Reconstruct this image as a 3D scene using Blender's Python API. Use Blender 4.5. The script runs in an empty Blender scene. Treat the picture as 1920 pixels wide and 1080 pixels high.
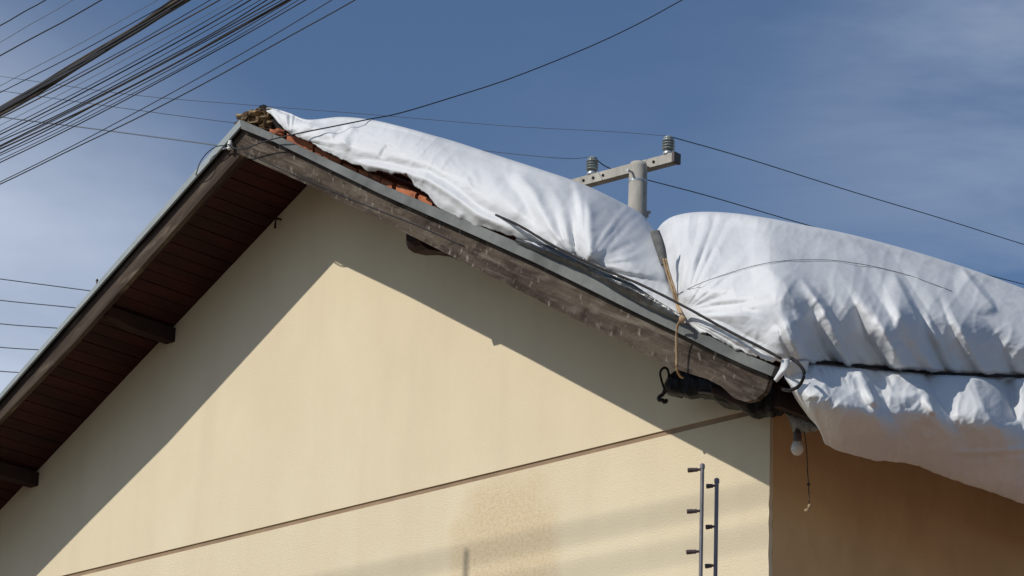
import bpy, bmesh, math, random
from mathutils import Vector, noise
random.seed(7)
SC = bpy.context.scene
COL = SC.collection

# ------------------------------------------------------------------ camera
K = .85
FL = 6008.2                                     # focal length in pixels of a 1920 px wide picture
_y, _p, _r = -.7685, .3394, .0371
FV = Vector((math.sin(_y)*math.cos(_p), math.cos(_y)*math.cos(_p), math.sin(_p)))
_R = Vector((math.cos(_y), -math.sin(_y), 0)); _U = _R.cross(FV)
RV = _R*math.cos(_r) + _U*math.sin(_r)
UV = _U*math.cos(_r) - _R*math.sin(_r)
CP = Vector((13.3757*K, -12.1327*K, 1.6))
cd = bpy.data.cameras.new('camera'); cam = bpy.data.objects.new('camera', cd); COL.objects.link(cam)
cd.lens = FL*36/1920; cd.sensor_width = 36; cd.clip_end = 3000; cd.clip_start = .1
from mathutils import Matrix
M = Matrix.Identity(4)
for i, a in enumerate((RV, UV, -FV)):
    for j in range(3): M[j][i] = a[j]
for j in range(3): M[j][3] = CP[j]
cam.matrix_world = M
SC.camera = cam

# ------------------------------------------------------------------ sun and sky
SUN = Vector((-.225, -.743, .630)).normalized()
ld = bpy.data.lights.new('sun', 'SUN'); ld.energy = 3.2; ld.angle = math.radians(.53); ld.color = (1, .955, .88)
lo = bpy.data.objects.new('sun', ld); COL.objects.link(lo)
lo.rotation_euler = SUN.to_track_quat('Z', 'Y').to_euler()
W = bpy.data.worlds.new('World'); SC.world = W; W.use_nodes = True
nt = W.node_tree; nt.nodes.clear()
def N(t, kind, **kw):
    n = t.nodes.new(kind)
    for k, v in kw.items():
        if k in n.inputs: n.inputs[k].default_value = v
        else: setattr(n, k, v)
    return n
out = N(nt, 'ShaderNodeOutputWorld'); bg = N(nt, 'ShaderNodeBackground'); bg.inputs['Strength'].default_value = .1
sky = N(nt, 'ShaderNodeTexSky', sky_type='NISHITA'); sky.sun_disc = False
sky.sun_elevation = math.asin(SUN.z); sky.sun_rotation = math.atan2(SUN.x, SUN.y)
sky.air_density = 1.0; sky.dust_density = .6; sky.ozone_density = 1.5
tc = N(nt, 'ShaderNodeTexCoord')
tint = N(nt, 'ShaderNodeMix', data_type='RGBA', blend_type='MULTIPLY'); tint.inputs[0].default_value = 1
tint.inputs[7].default_value = (.65, .735, .85, 1)
nt.links.new(sky.outputs[0], tint.inputs[6])
# clouds: thin streaks everywhere, a pale bank low on the left
def sray(u, v): return (FV + RV*((u-960)/FL) + UV*((540-v)/FL)).normalized()
mp = N(nt, 'ShaderNodeMapping'); mp.inputs['Scale'].default_value = (5, 5, 13); mp.inputs['Rotation'].default_value = (.35, -.15, .3)
nz = N(nt, 'ShaderNodeTexNoise'); nz.inputs['Scale'].default_value = 1.2; nz.inputs['Detail'].default_value = 7; nz.inputs['Roughness'].default_value = .55; nz.inputs['Distortion'].default_value = .4
nt.links.new(tc.outputs['Generated'], mp.inputs[0]); nt.links.new(mp.outputs[0], nz.inputs['Vector'])
def dirmask(u, v, a, b):
    d = sray(u, v)
    dp = N(nt, 'ShaderNodeVectorMath', operation='DOT_PRODUCT'); dp.inputs[1].default_value = d
    nt.links.new(tc.outputs['Generated'], dp.inputs[0])
    mr = N(nt, 'ShaderNodeMapRange'); mr.interpolation_type = 'SMOOTHSTEP'
    mr.inputs[1].default_value = math.cos(math.radians(a)); mr.inputs[2].default_value = math.cos(math.radians(b))
    nt.links.new(dp.outputs['Value'], mr.inputs[0]); return mr.outputs[0]
def mth(op, a, b):
    m = N(nt, 'ShaderNodeMath', operation=op)
    for i, x in enumerate((a, b)):
        if isinstance(x, (int, float)): m.inputs[i].default_value = x
        else: nt.links.new(x, m.inputs[i])
    return m.outputs[0]
bank = dirmask(-500, 1300, 14.5, 5)
bank2 = dirmask(2450, 500, 11.5, 3.5)
st = N(nt, 'ShaderNodeMapRange'); st.inputs[1].default_value = .46; st.inputs[2].default_value = .78; st.inputs[4].default_value = .5
nt.links.new(nz.outputs[0], st.inputs[0])
nf = N(nt, 'ShaderNodeMapRange'); nf.inputs[1].default_value = .3; nf.inputs[2].default_value = .65; nf.inputs[3].default_value = .55; nf.inputs[4].default_value = 1
nt.links.new(nz.outputs[0], nf.inputs[0])
a1 = mth('MULTIPLY', mth('MULTIPLY', bank, .95), nf.outputs[0])
a2 = mth('MULTIPLY', st.outputs[0], mth('ADD', mth('MULTIPLY', bank2, .9), .12))
msk = mth('MINIMUM', mth('ADD', a1, a2), 1.0)
cm = N(nt, 'ShaderNodeMix', data_type='RGBA'); cm.inputs[7].default_value = (6.5, 7.2, 8.5, 1)
nt.links.new(msk, cm.inputs[0]); nt.links.new(tint.outputs[2], cm.inputs[6]); nt.links.new(cm.outputs[2], bg.inputs['Color'])
nt.links.new(bg.outputs[0], out.inputs[0])
SC.view_settings.view_transform = 'Standard'; SC.view_settings.look = 'None'
SC.view_settings.exposure = 0; SC.view_settings.gamma = 1

# ------------------------------------------------------------------ helpers
def ray(u, v): return FV + RV*((u-960)/FL) + UV*((540-v)/FL)
def onp(u, v, ax, val):
    d = ray(u, v); return CP + d*((val-CP[ax])/d[ax])
def dep(u, v, ax, val):
    d = ray(u, v); return (val-CP[ax])/d[ax]
def at(u, v, t): return CP + ray(u, v)*t
D = .6274*K                       # overhang of the roof in front of the gable wall
WX = 2.98                         # right corner of the gable wall
XE = 3.455                        # right eave
ZA = 7.60; MS = .572              # underside of the roof: apex height and slope
def fr(u, v, o=0): return onp(u, v, 1, -D-o)

def link(o, parent=None):
    COL.objects.link(o)
    if parent: o.parent = parent
    return o
def obj(name, bm, mat, parent=None, smooth=False):
    me = bpy.data.meshes.new(name); bm.normal_update(); bm.to_mesh(me); bm.free()
    me.materials.append(mat)
    if smooth:
        for p in me.polygons: p.use_smooth = True
    return link(bpy.data.objects.new(name, me), parent)
def tag(o, label=None, cat=None, group=None, kind=None):
    if label: o['label'] = label
    if cat: o['category'] = cat
    if group: o['group'] = group
    if kind: o['kind'] = kind
    return o
def empty(name, label, cat, group=None, loc=(0, 0, 0)):
    o = bpy.data.objects.new(name, None); link(o); o.location = loc; o.empty_display_size = .2
    return tag(o, label, cat, group)
def box(bm, c, s, rot=None):
    vs = []
    for x in (-.5, .5):
        for y in (-.5, .5):
            for z in (-.5, .5):
                v = Vector((x*s[0], y*s[1], z*s[2]))
                if rot: v = rot @ v
                vs.append(bm.verts.new(Vector(c)+v))
    for f in ((0,1,3,2),(4,6,7,5),(0,4,5,1),(2,3,7,6),(0,2,6,4),(1,5,7,3)): bm.faces.new([vs[i] for i in f])
def prism(bm, pts, ext):
    a = [bm.verts.new(p) for p in pts]; b = [bm.verts.new(Vector(p)+ext) for p in pts]
    bm.faces.new(a); bm.faces.new(b[::-1]); n = len(a)
    for i in range(n): bm.faces.new((a[i], b[i], b[(i+1)%n], a[(i+1)%n]))
def strip(bm, top, bot, ext):
    """board between two polylines, extruded by ext"""
    n = len(top); A = [[bm.verts.new(Vector(p)+e) for p in row] for row in (top, bot) for e in (Vector((0,0,0)), ext)]
    for i in range(n-1):
        for a, b in ((0, 2), (3, 1), (1, 0), (2, 3)):
            bm.faces.new((A[a][i], A[a][i+1], A[b][i+1], A[b][i]))
    for i in (0, n-1): bm.faces.new((A[0][i], A[1][i], A[3][i], A[2][i]))
def crom(pts, n):
    pts = [Vector(p) for p in pts]; P = [pts[0]*2-pts[1]] + pts + [pts[-1]*2-pts[-2]]; out = []
    seg = len(pts)-1
    for k in range(n+1):
        t = k/n*seg; i = min(int(t), seg-1); f = t-i
        a, b, c, d = P[i:i+4]
        out.append(.5*((2*b)+(c-a)*f+(2*a-5*b+4*c-d)*f*f+(3*b-a-3*c+d)*f*f*f))
    return out
def tube(bm, pts, r, seg=8, caps=True, wob=0):
    rings = []; n = len(pts); up = Vector((0, 0, 1))
    for i, p in enumerate(pts):
        t = (pts[min(i+1, n-1)]-pts[max(i-1, 0)]).normalized()
        a = t.cross(up if abs(t.z) < .95 else Vector((1, 0, 0))).normalized(); b = t.cross(a)
        rr = r[i] if isinstance(r, (list, tuple)) else r
        rings.append([bm.verts.new(p+(a*math.cos(k*2*math.pi/seg)+b*math.sin(k*2*math.pi/seg))*rr*(1+wob*random.uniform(-1, 1))) for k in range(seg)])
    for i in range(n-1):
        for k in range(seg): bm.faces.new((rings[i][k], rings[i][(k+1)%seg], rings[i+1][(k+1)%seg], rings[i+1][k]))
    if caps: bm.faces.new(rings[0][::-1]); bm.faces.new(rings[-1])
def lathe(bm, base, prof, seg=20, axis=None):
    """profile of (radius, height) up from base"""
    ax = (axis or Vector((0, 0, 1))).normalized(); a = ax.orthogonal().normalized(); b = ax.cross(a); R = []
    for r, h in prof: R.append([bm.verts.new(Vector(base)+ax*h+(a*math.cos(k*2*math.pi/seg)+b*math.sin(k*2*math.pi/seg))*max(r, 1e-4)) for k in range(seg)])
    for i in range(len(R)-1):
        for k in range(seg): bm.faces.new((R[i][k], R[i][(k+1)%seg], R[i+1][(k+1)%seg], R[i+1][k]))
    bm.faces.new(R[0][::-1]); bm.faces.new(R[-1])

# ------------------------------------------------------------------ materials
def mat(name, c, rough=.8, spec=.3, metal=0):
    m = bpy.data.materials.new(name); m.use_nodes = True; b = m.node_tree.nodes['Principled BSDF']
    b.inputs['Base Color'].default_value = (*c, 1); b.inputs['Roughness'].default_value = rough
    b.inputs['Specular IOR Level'].default_value = spec; b.inputs['Metallic'].default_value = metal
    return m
def nmat(name, c1, c2, scale=5, stretch=(1,1,1), rough=.8, spec=.3, lo_=.35, hi=.65, bump=0, bscale=None, metal=0, detail=6, rot=(0,0,0), bdist=.01):
    m = mat(name, c1, rough, spec, metal); t = m.node_tree; b = t.nodes['Principled BSDF']
    tcn = N(t, 'ShaderNodeTexCoord'); mp0 = N(t, 'ShaderNodeMapping'); mp0.inputs['Rotation'].default_value = rot; mpn = N(t, 'ShaderNodeMapping'); mpn.inputs['Scale'].default_value = stretch; t.links.new(mp0.outputs[0], mpn.inputs[0])
    n1 = N(t, 'ShaderNodeTexNoise'); n1.inputs['Scale'].default_value = scale; n1.inputs['Detail'].default_value = detail; n1.inputs['Roughness'].default_value = .6
    mr = N(t, 'ShaderNodeMapRange'); mr.inputs[1].default_value = lo_; mr.inputs[2].default_value = hi
    mx = N(t, 'ShaderNodeMix', data_type='RGBA'); mx.inputs[6].default_value = (*c1, 1); mx.inputs[7].default_value = (*c2, 1)
    t.links.new(tcn.outputs['Object'], mp0.inputs[0]); t.links.new(mpn.outputs[0], n1.inputs['Vector'])
    t.links.new(n1.outputs[0], mr.inputs[0]); t.links.new(mr.outputs[0], mx.inputs[0]); t.links.new(mx.outputs[2], b.inputs['Base Color'])
    if bump:
        n2 = N(t, 'ShaderNodeTexNoise'); n2.inputs['Scale'].default_value = bscale or scale*4; n2.inputs['Detail'].default_value = 5
        t.links.new(mpn.outputs[0] if not bscale else tcn.outputs['Object'], n2.inputs['Vector'])
        bp = N(t, 'ShaderNodeBump'); bp.inputs['Strength'].default_value = bump; bp.inputs['Distance'].default_value = bdist
        t.links.new(n2.outputs[0], bp.inputs['Height']); t.links.new(bp.outputs[0], b.inputs['Normal'])
    m['mix'] = mx.name
    return m
def layer(m, c, scale, stretch, lo_, hi, amt=1.0, rot=(0,0,0), box_=None, detail=6):
    """one more stain or glint colour on top, optionally inside an ellipse (cx,cz,rx,rz,soft) of the wall"""
    t = m.node_tree; b = t.nodes['Principled BSDF']; src = b.inputs['Base Color'].links[0].from_socket
    tcn = N(t, 'ShaderNodeTexCoord'); mp0 = N(t, 'ShaderNodeMapping'); mp0.inputs['Rotation'].default_value = rot; mpn = N(t, 'ShaderNodeMapping'); mpn.inputs['Scale'].default_value = stretch; t.links.new(mp0.outputs[0], mpn.inputs[0])
    n1 = N(t, 'ShaderNodeTexNoise'); n1.inputs['Scale'].default_value = scale; n1.inputs['Detail'].default_value = detail
    mr = N(t, 'ShaderNodeMapRange'); mr.inputs[1].default_value = lo_; mr.inputs[2].default_value = hi; mr.inputs[4].default_value = amt
    t.links.new(tcn.outputs['Object'], mp0.inputs[0]); t.links.new(mpn.outputs[0], n1.inputs['Vector']); t.links.new(n1.outputs[0], mr.inputs[0])
    fac = mr.outputs[0]
    if box_:
        cx, cz, rx, rz, soft = box_
        s = N(t, 'ShaderNodeSeparateXYZ'); t.links.new(tcn.outputs['Object'], s.inputs[0])
        def mm(op, a, b_=0.0):
            q = N(t, 'ShaderNodeMath', operation=op)
            for i, x in enumerate((a, b_)):
                if isinstance(x, (int, float)): q.inputs[i].default_value = x
                else: t.links.new(x, q.inputs[i])
            return q.outputs[0]
        dx = mm('POWER', mm('ABSOLUTE', mm('DIVIDE', mm('SUBTRACT', s.outputs[0], cx), rx)), 2.6)
        dz = mm('POWER', mm('ABSOLUTE', mm('DIVIDE', mm('SUBTRACT', s.outputs[2], cz), rz)), 2.6)
        nw = N(t, 'ShaderNodeTexNoise'); nw.inputs['Scale'].default_value = 7; t.links.new(tcn.outputs['Object'], nw.inputs['Vector'])
        dd = mm('ADD', mm('ADD', dx, dz), mm('MULTIPLY', mm('SUBTRACT', nw.outputs[0], .5), 1.3))
        mr2 = N(t, 'ShaderNodeMapRange'); mr2.inputs[1].default_value = 1+soft; mr2.inputs[2].default_value = 1-soft
        t.links.new(dd, mr2.inputs[0]); fac = mm('MULTIPLY', fac, mr2.outputs[0])
    mx = N(t, 'ShaderNodeMix', data_type='RGBA'); mx.inputs[7].default_value = (*c, 1)
    t.links.new(fac, mx.inputs[0]); t.links.new(src, mx.inputs[6]); t.links.new(mx.outputs[2], b.inputs['Base Color'])
    return m

M_wall = nmat('cream_stucco', (.775, .67, .47), (.72, .61, .425), 1.6, (1, 1, .55), .95, .1, bump=.3, bscale=150, bdist=.006)
layer(M_wall, (.69, .575, .41), 2.2, (2.2, 1, .22), .52, .75, .5)
M_wall_low = nmat('cream_stucco_low', (.775, .67, .47), (.72, .61, .425), 1.6, (1, 1, .55), .95, .1, bump=.5, bscale=130, bdist=.007)
layer(M_wall_low, (.69, .575, .41), 2.2, (2.2, 1, .22), .52, .75, .5)
_s0 = onp(940, 990, 1, 0)
layer(M_wall_low, (.70, .565, .37), 8, (1, 1, 1), .1, .5, .75, box_=(_s0.x+.02, _s0.z-.20, .34, .44, .45))
layer(M_wall_low, (.55, .39, .21), 60, (1, 1, 1), .42, .66, .45, box_=(_s0.x+.02, _s0.z-.20, .32, .42, .5))
M_wall_brown = nmat('ochre_bounce_tint', (.76, .52, .27), (.66, .44, .225), 3.5, (1, 1, .6), .9, .15, bump=.3, bscale=70, bdist=.004)  # base colour carries the warm bounce light on the shaded side wall
M_groove = nmat('brown_groove_paint', (.36, .25, .155), (.27, .185, .12), 6, rough=.9)
M_wood = nmat('weathered_board', (.105, .083, .063), (.040, .030, .024), 2.4, (.7, 1, 7), .95, .06, .36, .66, bump=.5, rot=(0, -.5, 0), bdist=.012, bscale=45)
layer(M_wood, (.055, .04, .035), 2.2, (.8, 1, 5), .50, .64, .8, rot=(0, -.5, 0))
layer(M_wood, (.13, .105, .085), 14, (.35, 1, 6), .5, .7, .6, rot=(0, -.5, 0))
layer(M_wood, (.035, .026, .02), 9, (1, 1, 1.4), .58, .66, .7)
layer(M_wood, (.24, .21, .17), 11, (.7, 1, 2.4), .54, .74, .4, rot=(0, -.5, 0))
layer(M_wood, (.34, .31, .26), 34, (1.1, 1, .55), .60, .74, .7)
layer(M_wood, (.33, .30, .26), 60, (1, 1, .8), .66, .74, .6)
layer(M_wood, (.20, .17, .135), 5, (.5, 1, 6), .56, .7, .7, rot=(0, -.5, 0))
M_wood_l = nmat('weathered_board_left', (.095, .073, .057), (.04, .029, .024), 2.4, (.7, 1, 7), .95, .06, .38, .68, bump=.5, rot=(0, .53, 0), bdist=.004)
layer(M_wood_l, (.20, .155, .12), 6, (.8, 1, 3), .56, .68, .7, rot=(0, .53, 0))
M_soffit = nmat('dark_red_planks', (.045, .010, .008), (.020, .007, .006), 5, (2, .4, 1), .75, .2, bump=.3)
M_beam = nmat('dark_beam', (.035, .017, .013), (.02, .011, .009), 5, (1, 1, 1), .8, .2)
M_flash = nmat('grey_zinc_flashing', (.20, .21, .20), (.11, .115, .11), 5, (1, 1, 1), .7, .2, bump=.1)
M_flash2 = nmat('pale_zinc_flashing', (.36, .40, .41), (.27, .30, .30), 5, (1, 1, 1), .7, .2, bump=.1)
M_tile = nmat('terracotta', (.52, .19, .09), (.28, .10, .06), 9, (1, 1, 1), .9, .1, bump=.4, bscale=60, bdist=.004)
layer(M_tile, (.10, .06, .05), 6, (1, 1, 1), .55, .68, .8)
M_mortar = nmat('old_mortar', (.42, .30, .17), (.09, .06, .04), 16, (1, 1, 1), .95, .1, .38, .6, bump=.8, bscale=70, bdist=.01)
def tarpmat(name, c1, c2):
    m = nmat(name, c1, c2, 2.6, (1, 1, 1), .5, .3, .35, .7, bump=.3, bscale=11, bdist=.012)
    layer(m, tuple(x*.82 for x in c1), 3.5, (1, 1, 1), .56, .8, .5)
    return m
M_tarp = tarpmat('white_tarpaulin', (.69, .70, .705), (.62, .63, .64))
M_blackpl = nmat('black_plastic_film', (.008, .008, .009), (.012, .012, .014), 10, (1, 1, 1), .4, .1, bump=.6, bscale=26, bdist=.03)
M_film = nmat('grey_black_film', (.022, .023, .026), (.13, .14, .14), 7, (.6, 1, 5), .3, .5, .46, .74, bump=.8, bscale=22, bdist=.012, rot=(0, -.5, 0))
layer(M_film, (.6, .63, .65), 8, (.5, 1, 6.0), .62, .66, .9, rot=(0, -.5, 0))  # pale streaks in the colour stand in for glints on the film
M_cord = mat('black_cord', (.014, .012, .013), .6, .3)
M_wire = mat('black_wire', (.03, .031, .036), .6, .3)
M_wirebr = nmat('sun_bleached_cable', (.035, .028, .022), (.09, .07, .05), 3, (4, 4, 4), .8, .2)
M_wiregr = mat('grey_wire', (.13, .15, .18), .6, .3)
M_rope = nmat('beige_rope', (.50, .36, .22), (.38, .26, .15), 60, (1, 1, 1), .9, .1)
M_strap = nmat('grey_cloth', (.21, .21, .20), (.13, .13, .125), 25, (1, 1, 1), .95, .1)
M_rag = nmat('dirty_rag', (.36, .35, .31), (.16, .15, .13), 14, (1, 1, 1), .95, .1, bump=.5, bscale=40)
M_conc = nmat('pale_concrete', (.50, .475, .42), (.36, .34, .30), 5, (1, 1, .4), .9, .15, bump=.4)
layer(M_conc, (.24, .22, .19), 14, (1, 1, .5), .58, .7, .6)
M_dark = mat('dark_hole', (.02, .02, .02), .9, .1)
M_porc = nmat('glazed_porcelain', (.30, .34, .33), (.20, .23, .23), 12, rough=.25, spec=.6)
M_galv = nmat('galvanised_steel', (.55, .57, .58), (.4, .42, .43), 18, rough=.4, spec=.5, metal=.6)
M_post = nmat('grey_aluminium', (.23, .21, .22), (.16, .15, .16), 10, rough=.5, spec=.4, metal=.3)
M_insul = mat('dark_plastic_insulator', (.10, .075, .07), .5, .3)
M_bulb = mat('frosted_bulb_glass', (.62, .60, .56), .3, .5)
M_ground = nmat('street_asphalt', (.17, .145, .115), (.13, .11, .09), 2, rough=.95)
M_yard = nmat('red_clay_paving', (.62, .36, .25), (.54, .30, .21), 3, rough=.95, bump=.3)
M_pave = nmat('pale_pavement', (.36, .275, .19), (.29, .22, .15), 2, rough=.95, bump=.2)
M_bound = nmat('rough_boundary_wall', (.52, .42, .30), (.40, .32, .23), 2, rough=.95, bump=.3)

# ------------------------------------------------------------------ ground
bm = bmesh.new(); box(bm, (0, 0, -.05), (900, 900, .1)); tag(obj('ground', bm, M_ground), kind='structure')
bm = bmesh.new(); box(bm, (0, -2.3, .07), (60, 2.2, .13)); tag(obj('pavement', bm, M_pave), kind='structure')
bm = bmesh.new(); box(bm, (6.2, 3.9, .03), (6.4, 10.0, .05)); tag(obj('paved_yard', bm, M_yard), kind='structure')

# ------------------------------------------------------------------ house
H = empty('house', 'cream stucco house with a brown-edged gable roof and shaded side wall tinted ochre for warm bounce', 'house')
YB = 8.0
def roofz(x, lift=0): return ZA+lift-MS*abs(x)
# groove heights along the gable wall
gL, gR = onp(140, 1078, 1, 0), onp(1400, 775, 1, 0)
gs = (gR.z-gL.z)/(gR.x-gL.x); gh = .026
def gz(x): return gL.z+gs*(x-gL.x)
XL = -WX
# corner edge slightly uneven
zz = [0, 3, 4.6, 5.0, 5.06, 5.12, 5.2, 5.26, 5.30, 5.34, 5.38, 5.45, 5.6]
bm = bmesh.new()
up = [(XL, gz(XL)+gh/2), (WX, gz(WX)+gh/2), (WX, roofz(WX)), (0, ZA), (XL, roofz(XL))]
prism(bm, [Vector((x, 0, z)) for x, z in up], Vector((0, .024, 0)))
obj('gable_wall', bm, M_wall, H)
bm = bmesh.new()
lowp = [(XL, 0)] + [(WX+(-.004 if 5.0 < z < 5.4 and i % 2 else .0), z) for i, z in enumerate(zz)] + [(WX, gz(WX)-gh/2), (XL, gz(XL)-gh/2)]
prism(bm, [Vector((x, 0, z)) for x, z in lowp], Vector((0, .024, 0)))
obj('lower_gable_wall', bm, M_wall_low, H)
bm = bmesh.new(); prism(bm, [Vector((XL, .007, gz(XL)-gh)), Vector((WX-.02, .007, gz(WX)-gh)), Vector((WX-.02, .007, gz(WX)+gh)), Vector((XL, .007, gz(XL)+gh))], Vector((0, .012, 0)))
obj('wall_groove', bm, M_groove, H)
bm = bmesh.new()
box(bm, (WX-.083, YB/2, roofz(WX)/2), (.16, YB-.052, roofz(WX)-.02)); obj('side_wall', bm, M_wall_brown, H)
bm = bmesh.new(); box(bm, (XL+.083, YB/2, roofz(WX)/2), (.16, YB-.052, roofz(WX)-.02)); obj('side_wall', bm, M_wall, H)
bm = bmesh.new(); prism(bm, [Vector((XL, YB-.1, 0)), Vector((WX, YB-.1, 0)), Vector((WX, YB-.1, roofz(WX))), Vector((0, YB-.1, ZA)), Vector((XL, YB-.1, roofz(XL)))], Vector((0, .16, 0)))
obj('back_wall', bm, M_wall, H)

# fascia boards, back-measured on the plane of the overhang
ft = [(452, 239), (712, 358), (900, 443), (1100, 536), (1178, 575), (1264, 617), (1343, 656), (1440, 704)]
fb = [(451, 290), (582, 349), (801, 457), (1030, 574), (1262, 690)]
bm = bmesh.new()
poly = [fr(*p) for p in ft] + [fr(*p) for p in [(1442, 712), (1434, 734), (1417, 749), (1398, 753), (1377, 747), (1352, 724), (1325, 710), (1295, 701)]] + [fr(*p) for p in fb[::-1]]
prism(bm, poly, Vector((0, .028, 0)))
obj('bargeboard', bm, M_wood, H)
lt = [fr(452, 246), fr(180, 556), fr(0, 759)]; lb = [fr(451, 290), fr(141, 640), fr(0, 787)]
def extend(a, x): return a[-1] + (a[-1]-a[-2])*((x-a[-1].x)/(a[-1].x-a[-2].x))
lt.append(Vector((-3.45, lt[0].y, roofz(3.45)+.010))); lb.append(Vector((-3.45, lt[0].y, roofz(3.45)-.085)))
bm = bmesh.new(); strip(bm, lt, lb, Vector((0, .028, 0)))
obj('bargeboard', bm, M_wood_l, H)
# inner batten behind each board
for s in (-1, 1):
    bm = bmesh.new()
    a = [Vector((s*x, -D+.030, roofz(x)+.036)) for x in (0.0, 3.30 if s < 0 else 3.1)]; b = [p-Vector((0, 0, .093 if s < 0 else .078)) for p in a]
    strip(bm, a, b, Vector((0, .03, 0))); obj('batten', bm, M_beam, H)
# zinc flashing on the rakes
gt = [(450, 224), (512, 251), (712, 344), (900, 424), (1000, 467), (1107, 514), (1162, 547), (1211, 574), (1273, 602), (1346, 638), (1399, 664), (1454, 686)]
gb = [(452, 241), (512, 265), (712, 363), (900, 446), (1000, 491), (1100, 540), (1160, 570), (1209, 594), (1270, 623), (1343, 660), (1397, 685), (1446, 705)]
bm = bmesh.new(); strip(bm, [fr(*p, .035) for p in gt], [fr(*p, .035) for p in gb], Vector((0, .05, 0)))
f1 = obj('flashing', bm, M_flash, H)
bm = bmesh.new(); strip(bm, [fr(505, 247, .037), fr(512, 250, .037)], [fr(503, 262, .037), fr(509, 265, .037)], Vector((0, .002, 0))); obj('seam', bm, M_strap, f1)
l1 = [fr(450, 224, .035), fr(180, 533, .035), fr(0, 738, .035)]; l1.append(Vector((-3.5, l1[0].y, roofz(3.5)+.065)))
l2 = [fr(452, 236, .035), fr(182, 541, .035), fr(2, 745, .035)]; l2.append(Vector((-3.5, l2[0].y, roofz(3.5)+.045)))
bm = bmesh.new(); strip(bm, [p+Vector((0, .014, -.003)) for p in l1], [p+Vector((0, .03, -.02)) for p in lt], Vector((0, .04, 0))); obj('rake_gap_shade', bm, M_dark, H)  # near-black strip paints the shaded gap between flashing and board
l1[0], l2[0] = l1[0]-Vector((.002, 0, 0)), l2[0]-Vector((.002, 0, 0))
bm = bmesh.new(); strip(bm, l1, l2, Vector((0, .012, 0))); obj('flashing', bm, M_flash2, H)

# soffit planks, running from wall to bargeboard
bm = bmesh.new(); 
for s in (-1, 1):
    x = .02; ang = math.atan(MS)
    while x < 3.38:
        w = .062; cx = s*(x+w/2)
        rot = Matrix.Rotation(s*ang, 3, 'Y')
        box(bm, (cx, (-D+.062)/2, roofz(cx)+.012+random.uniform(-.001, .001)), ((w-.004)/math.cos(ang), D-.062, .016), rot)
        x += w
for s in (-1, 1):
    strip(bm, [Vector((0, -D+.03, ZA+.060)), Vector((s*3.42, -D+.03, roofz(3.42)+.05))], [Vector((0, -D+.03, ZA+.034)), Vector((s*3.42, -D+.03, roofz(3.42)+.03))], Vector((0, YB+D, 0)))
box(bm, (0, YB/2-.02, ZA+.075), (.12, YB+D-.05, .05))
obj('soffit', bm, M_soffit, H)
# side eave board
bm = bmesh.new(); box(bm, (3.38, YB/2, roofz(3.38)-.02), (.03, YB+.9, .12)); obj('eave_board', bm, M_beam, H)
# purlin ends
def purlin(x, h=.085, w=.07, curl=True):
    bm = bmesh.new(); z = roofz(x)-.004
    prof = [(0, 0), (0, -h), (-.25, -h), (-.33, -h*.9), (-.40, -h*.72), (-.44, -h*.8), (-.46, -h*.66), (-.475, 0)]
    prism(bm, [Vector((x-w/2, y, z+zq)) for y, zq in prof], Vector((w, 0, 0))); obj('purlin', bm, M_beam, H)
pw = onp(320, 640, 1, 0).x
for x in (pw, onp(65, 903, 1, 0).x, -3.1): purlin(x, .075)
px_ = onp(905, 505, 1, 0).x
bm = bmesh.new(); z = roofz(px_)-.004; w = .09
prism(bm, [Vector((px_-w/2, y, z+q)) for y, q in [(0, 0), (0, -.085), (-.18, -.085), (-.26, -.10), (-.34, -.125), (-.42, -.135), (-.46, -.125), (-.475, -.10), (-.48, 0)]], Vector((w, 0, 0))); obj('purlin', bm, M_beam, H)
# hook on the wall
bm = bmesh.new(); a = onp(527, 412, 1, 0); tube(bm, [a+Vector((0, .01, 0)), a+Vector((0, -.03, .0)), a+Vector((-.004, -.035, -.03)), a+Vector((-.008, -.03, -.055))], .006, 6); obj('wall_hook', bm, M_beam, H)

# roof tiles: barrel tiles laid down each slope
def tiles(side, y0, y1, x0=.1, x1=3.0):
    bm = bmesh.new(); L = .34; w = .2; ang = math.atan(MS)
    n = int((x1-x0)/(L*math.cos(ang)))+1
    y = y0
    while y < y1:
        for i in range(n):
            xs = x0+i*L*math.cos(ang)*.985; jit = random.uniform(-.006, .006)
            for cover in (0, 1):
                yy = y+cover*w/2; lift = .062+(.022 if cover else 0); r0, r1 = (.058, .066) if cover else (.060, .054)
                dr = []
                for k, (xx, rr, lf) in enumerate(((xs, r0, 0), (xs+L*math.cos(ang)*1.12, r1, .012))):
                    row = []
                    for th in (0, .25, .5, .75, 1):
                        a = math.pi*th; cy = -math.cos(a)*rr; cz = math.sin(a)*rr*.75
                        if not cover: cz = -cz+.03
                        for q in (0, .012):
                            row.append(bm.verts.new((side*xx, yy+cy+jit, roofz(xx)+lift+cz+lf+q*(1 if cover else -1))))
                    dr.append(row)
                A, B = dr
                for j in range(4):
                    for q in (0, 1): bm.faces.new((A[2*j+q], A[2*j+2+q], B[2*j+2+q], B[2*j+q]))
                    bm.faces.new((A[2*j], A[2*j+1], A[2*j+3], A[2*j+2])); bm.faces.new((B[2*j], B[2*j+1], B[2*j+3], B[2*j+2]))
                for j in (0, 8): bm.faces.new((A[j], A[j+1], B[j+1], B[j]))
        y += w
    bmesh.ops.recalc_face_normals(bm, faces=bm.faces)
    return bm
obj('roof_tiles', tiles(1, -D+.075, YB), M_tile, H); obj('roof_tiles', tiles(-1, -D+.115, YB), M_tile, H)
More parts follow.
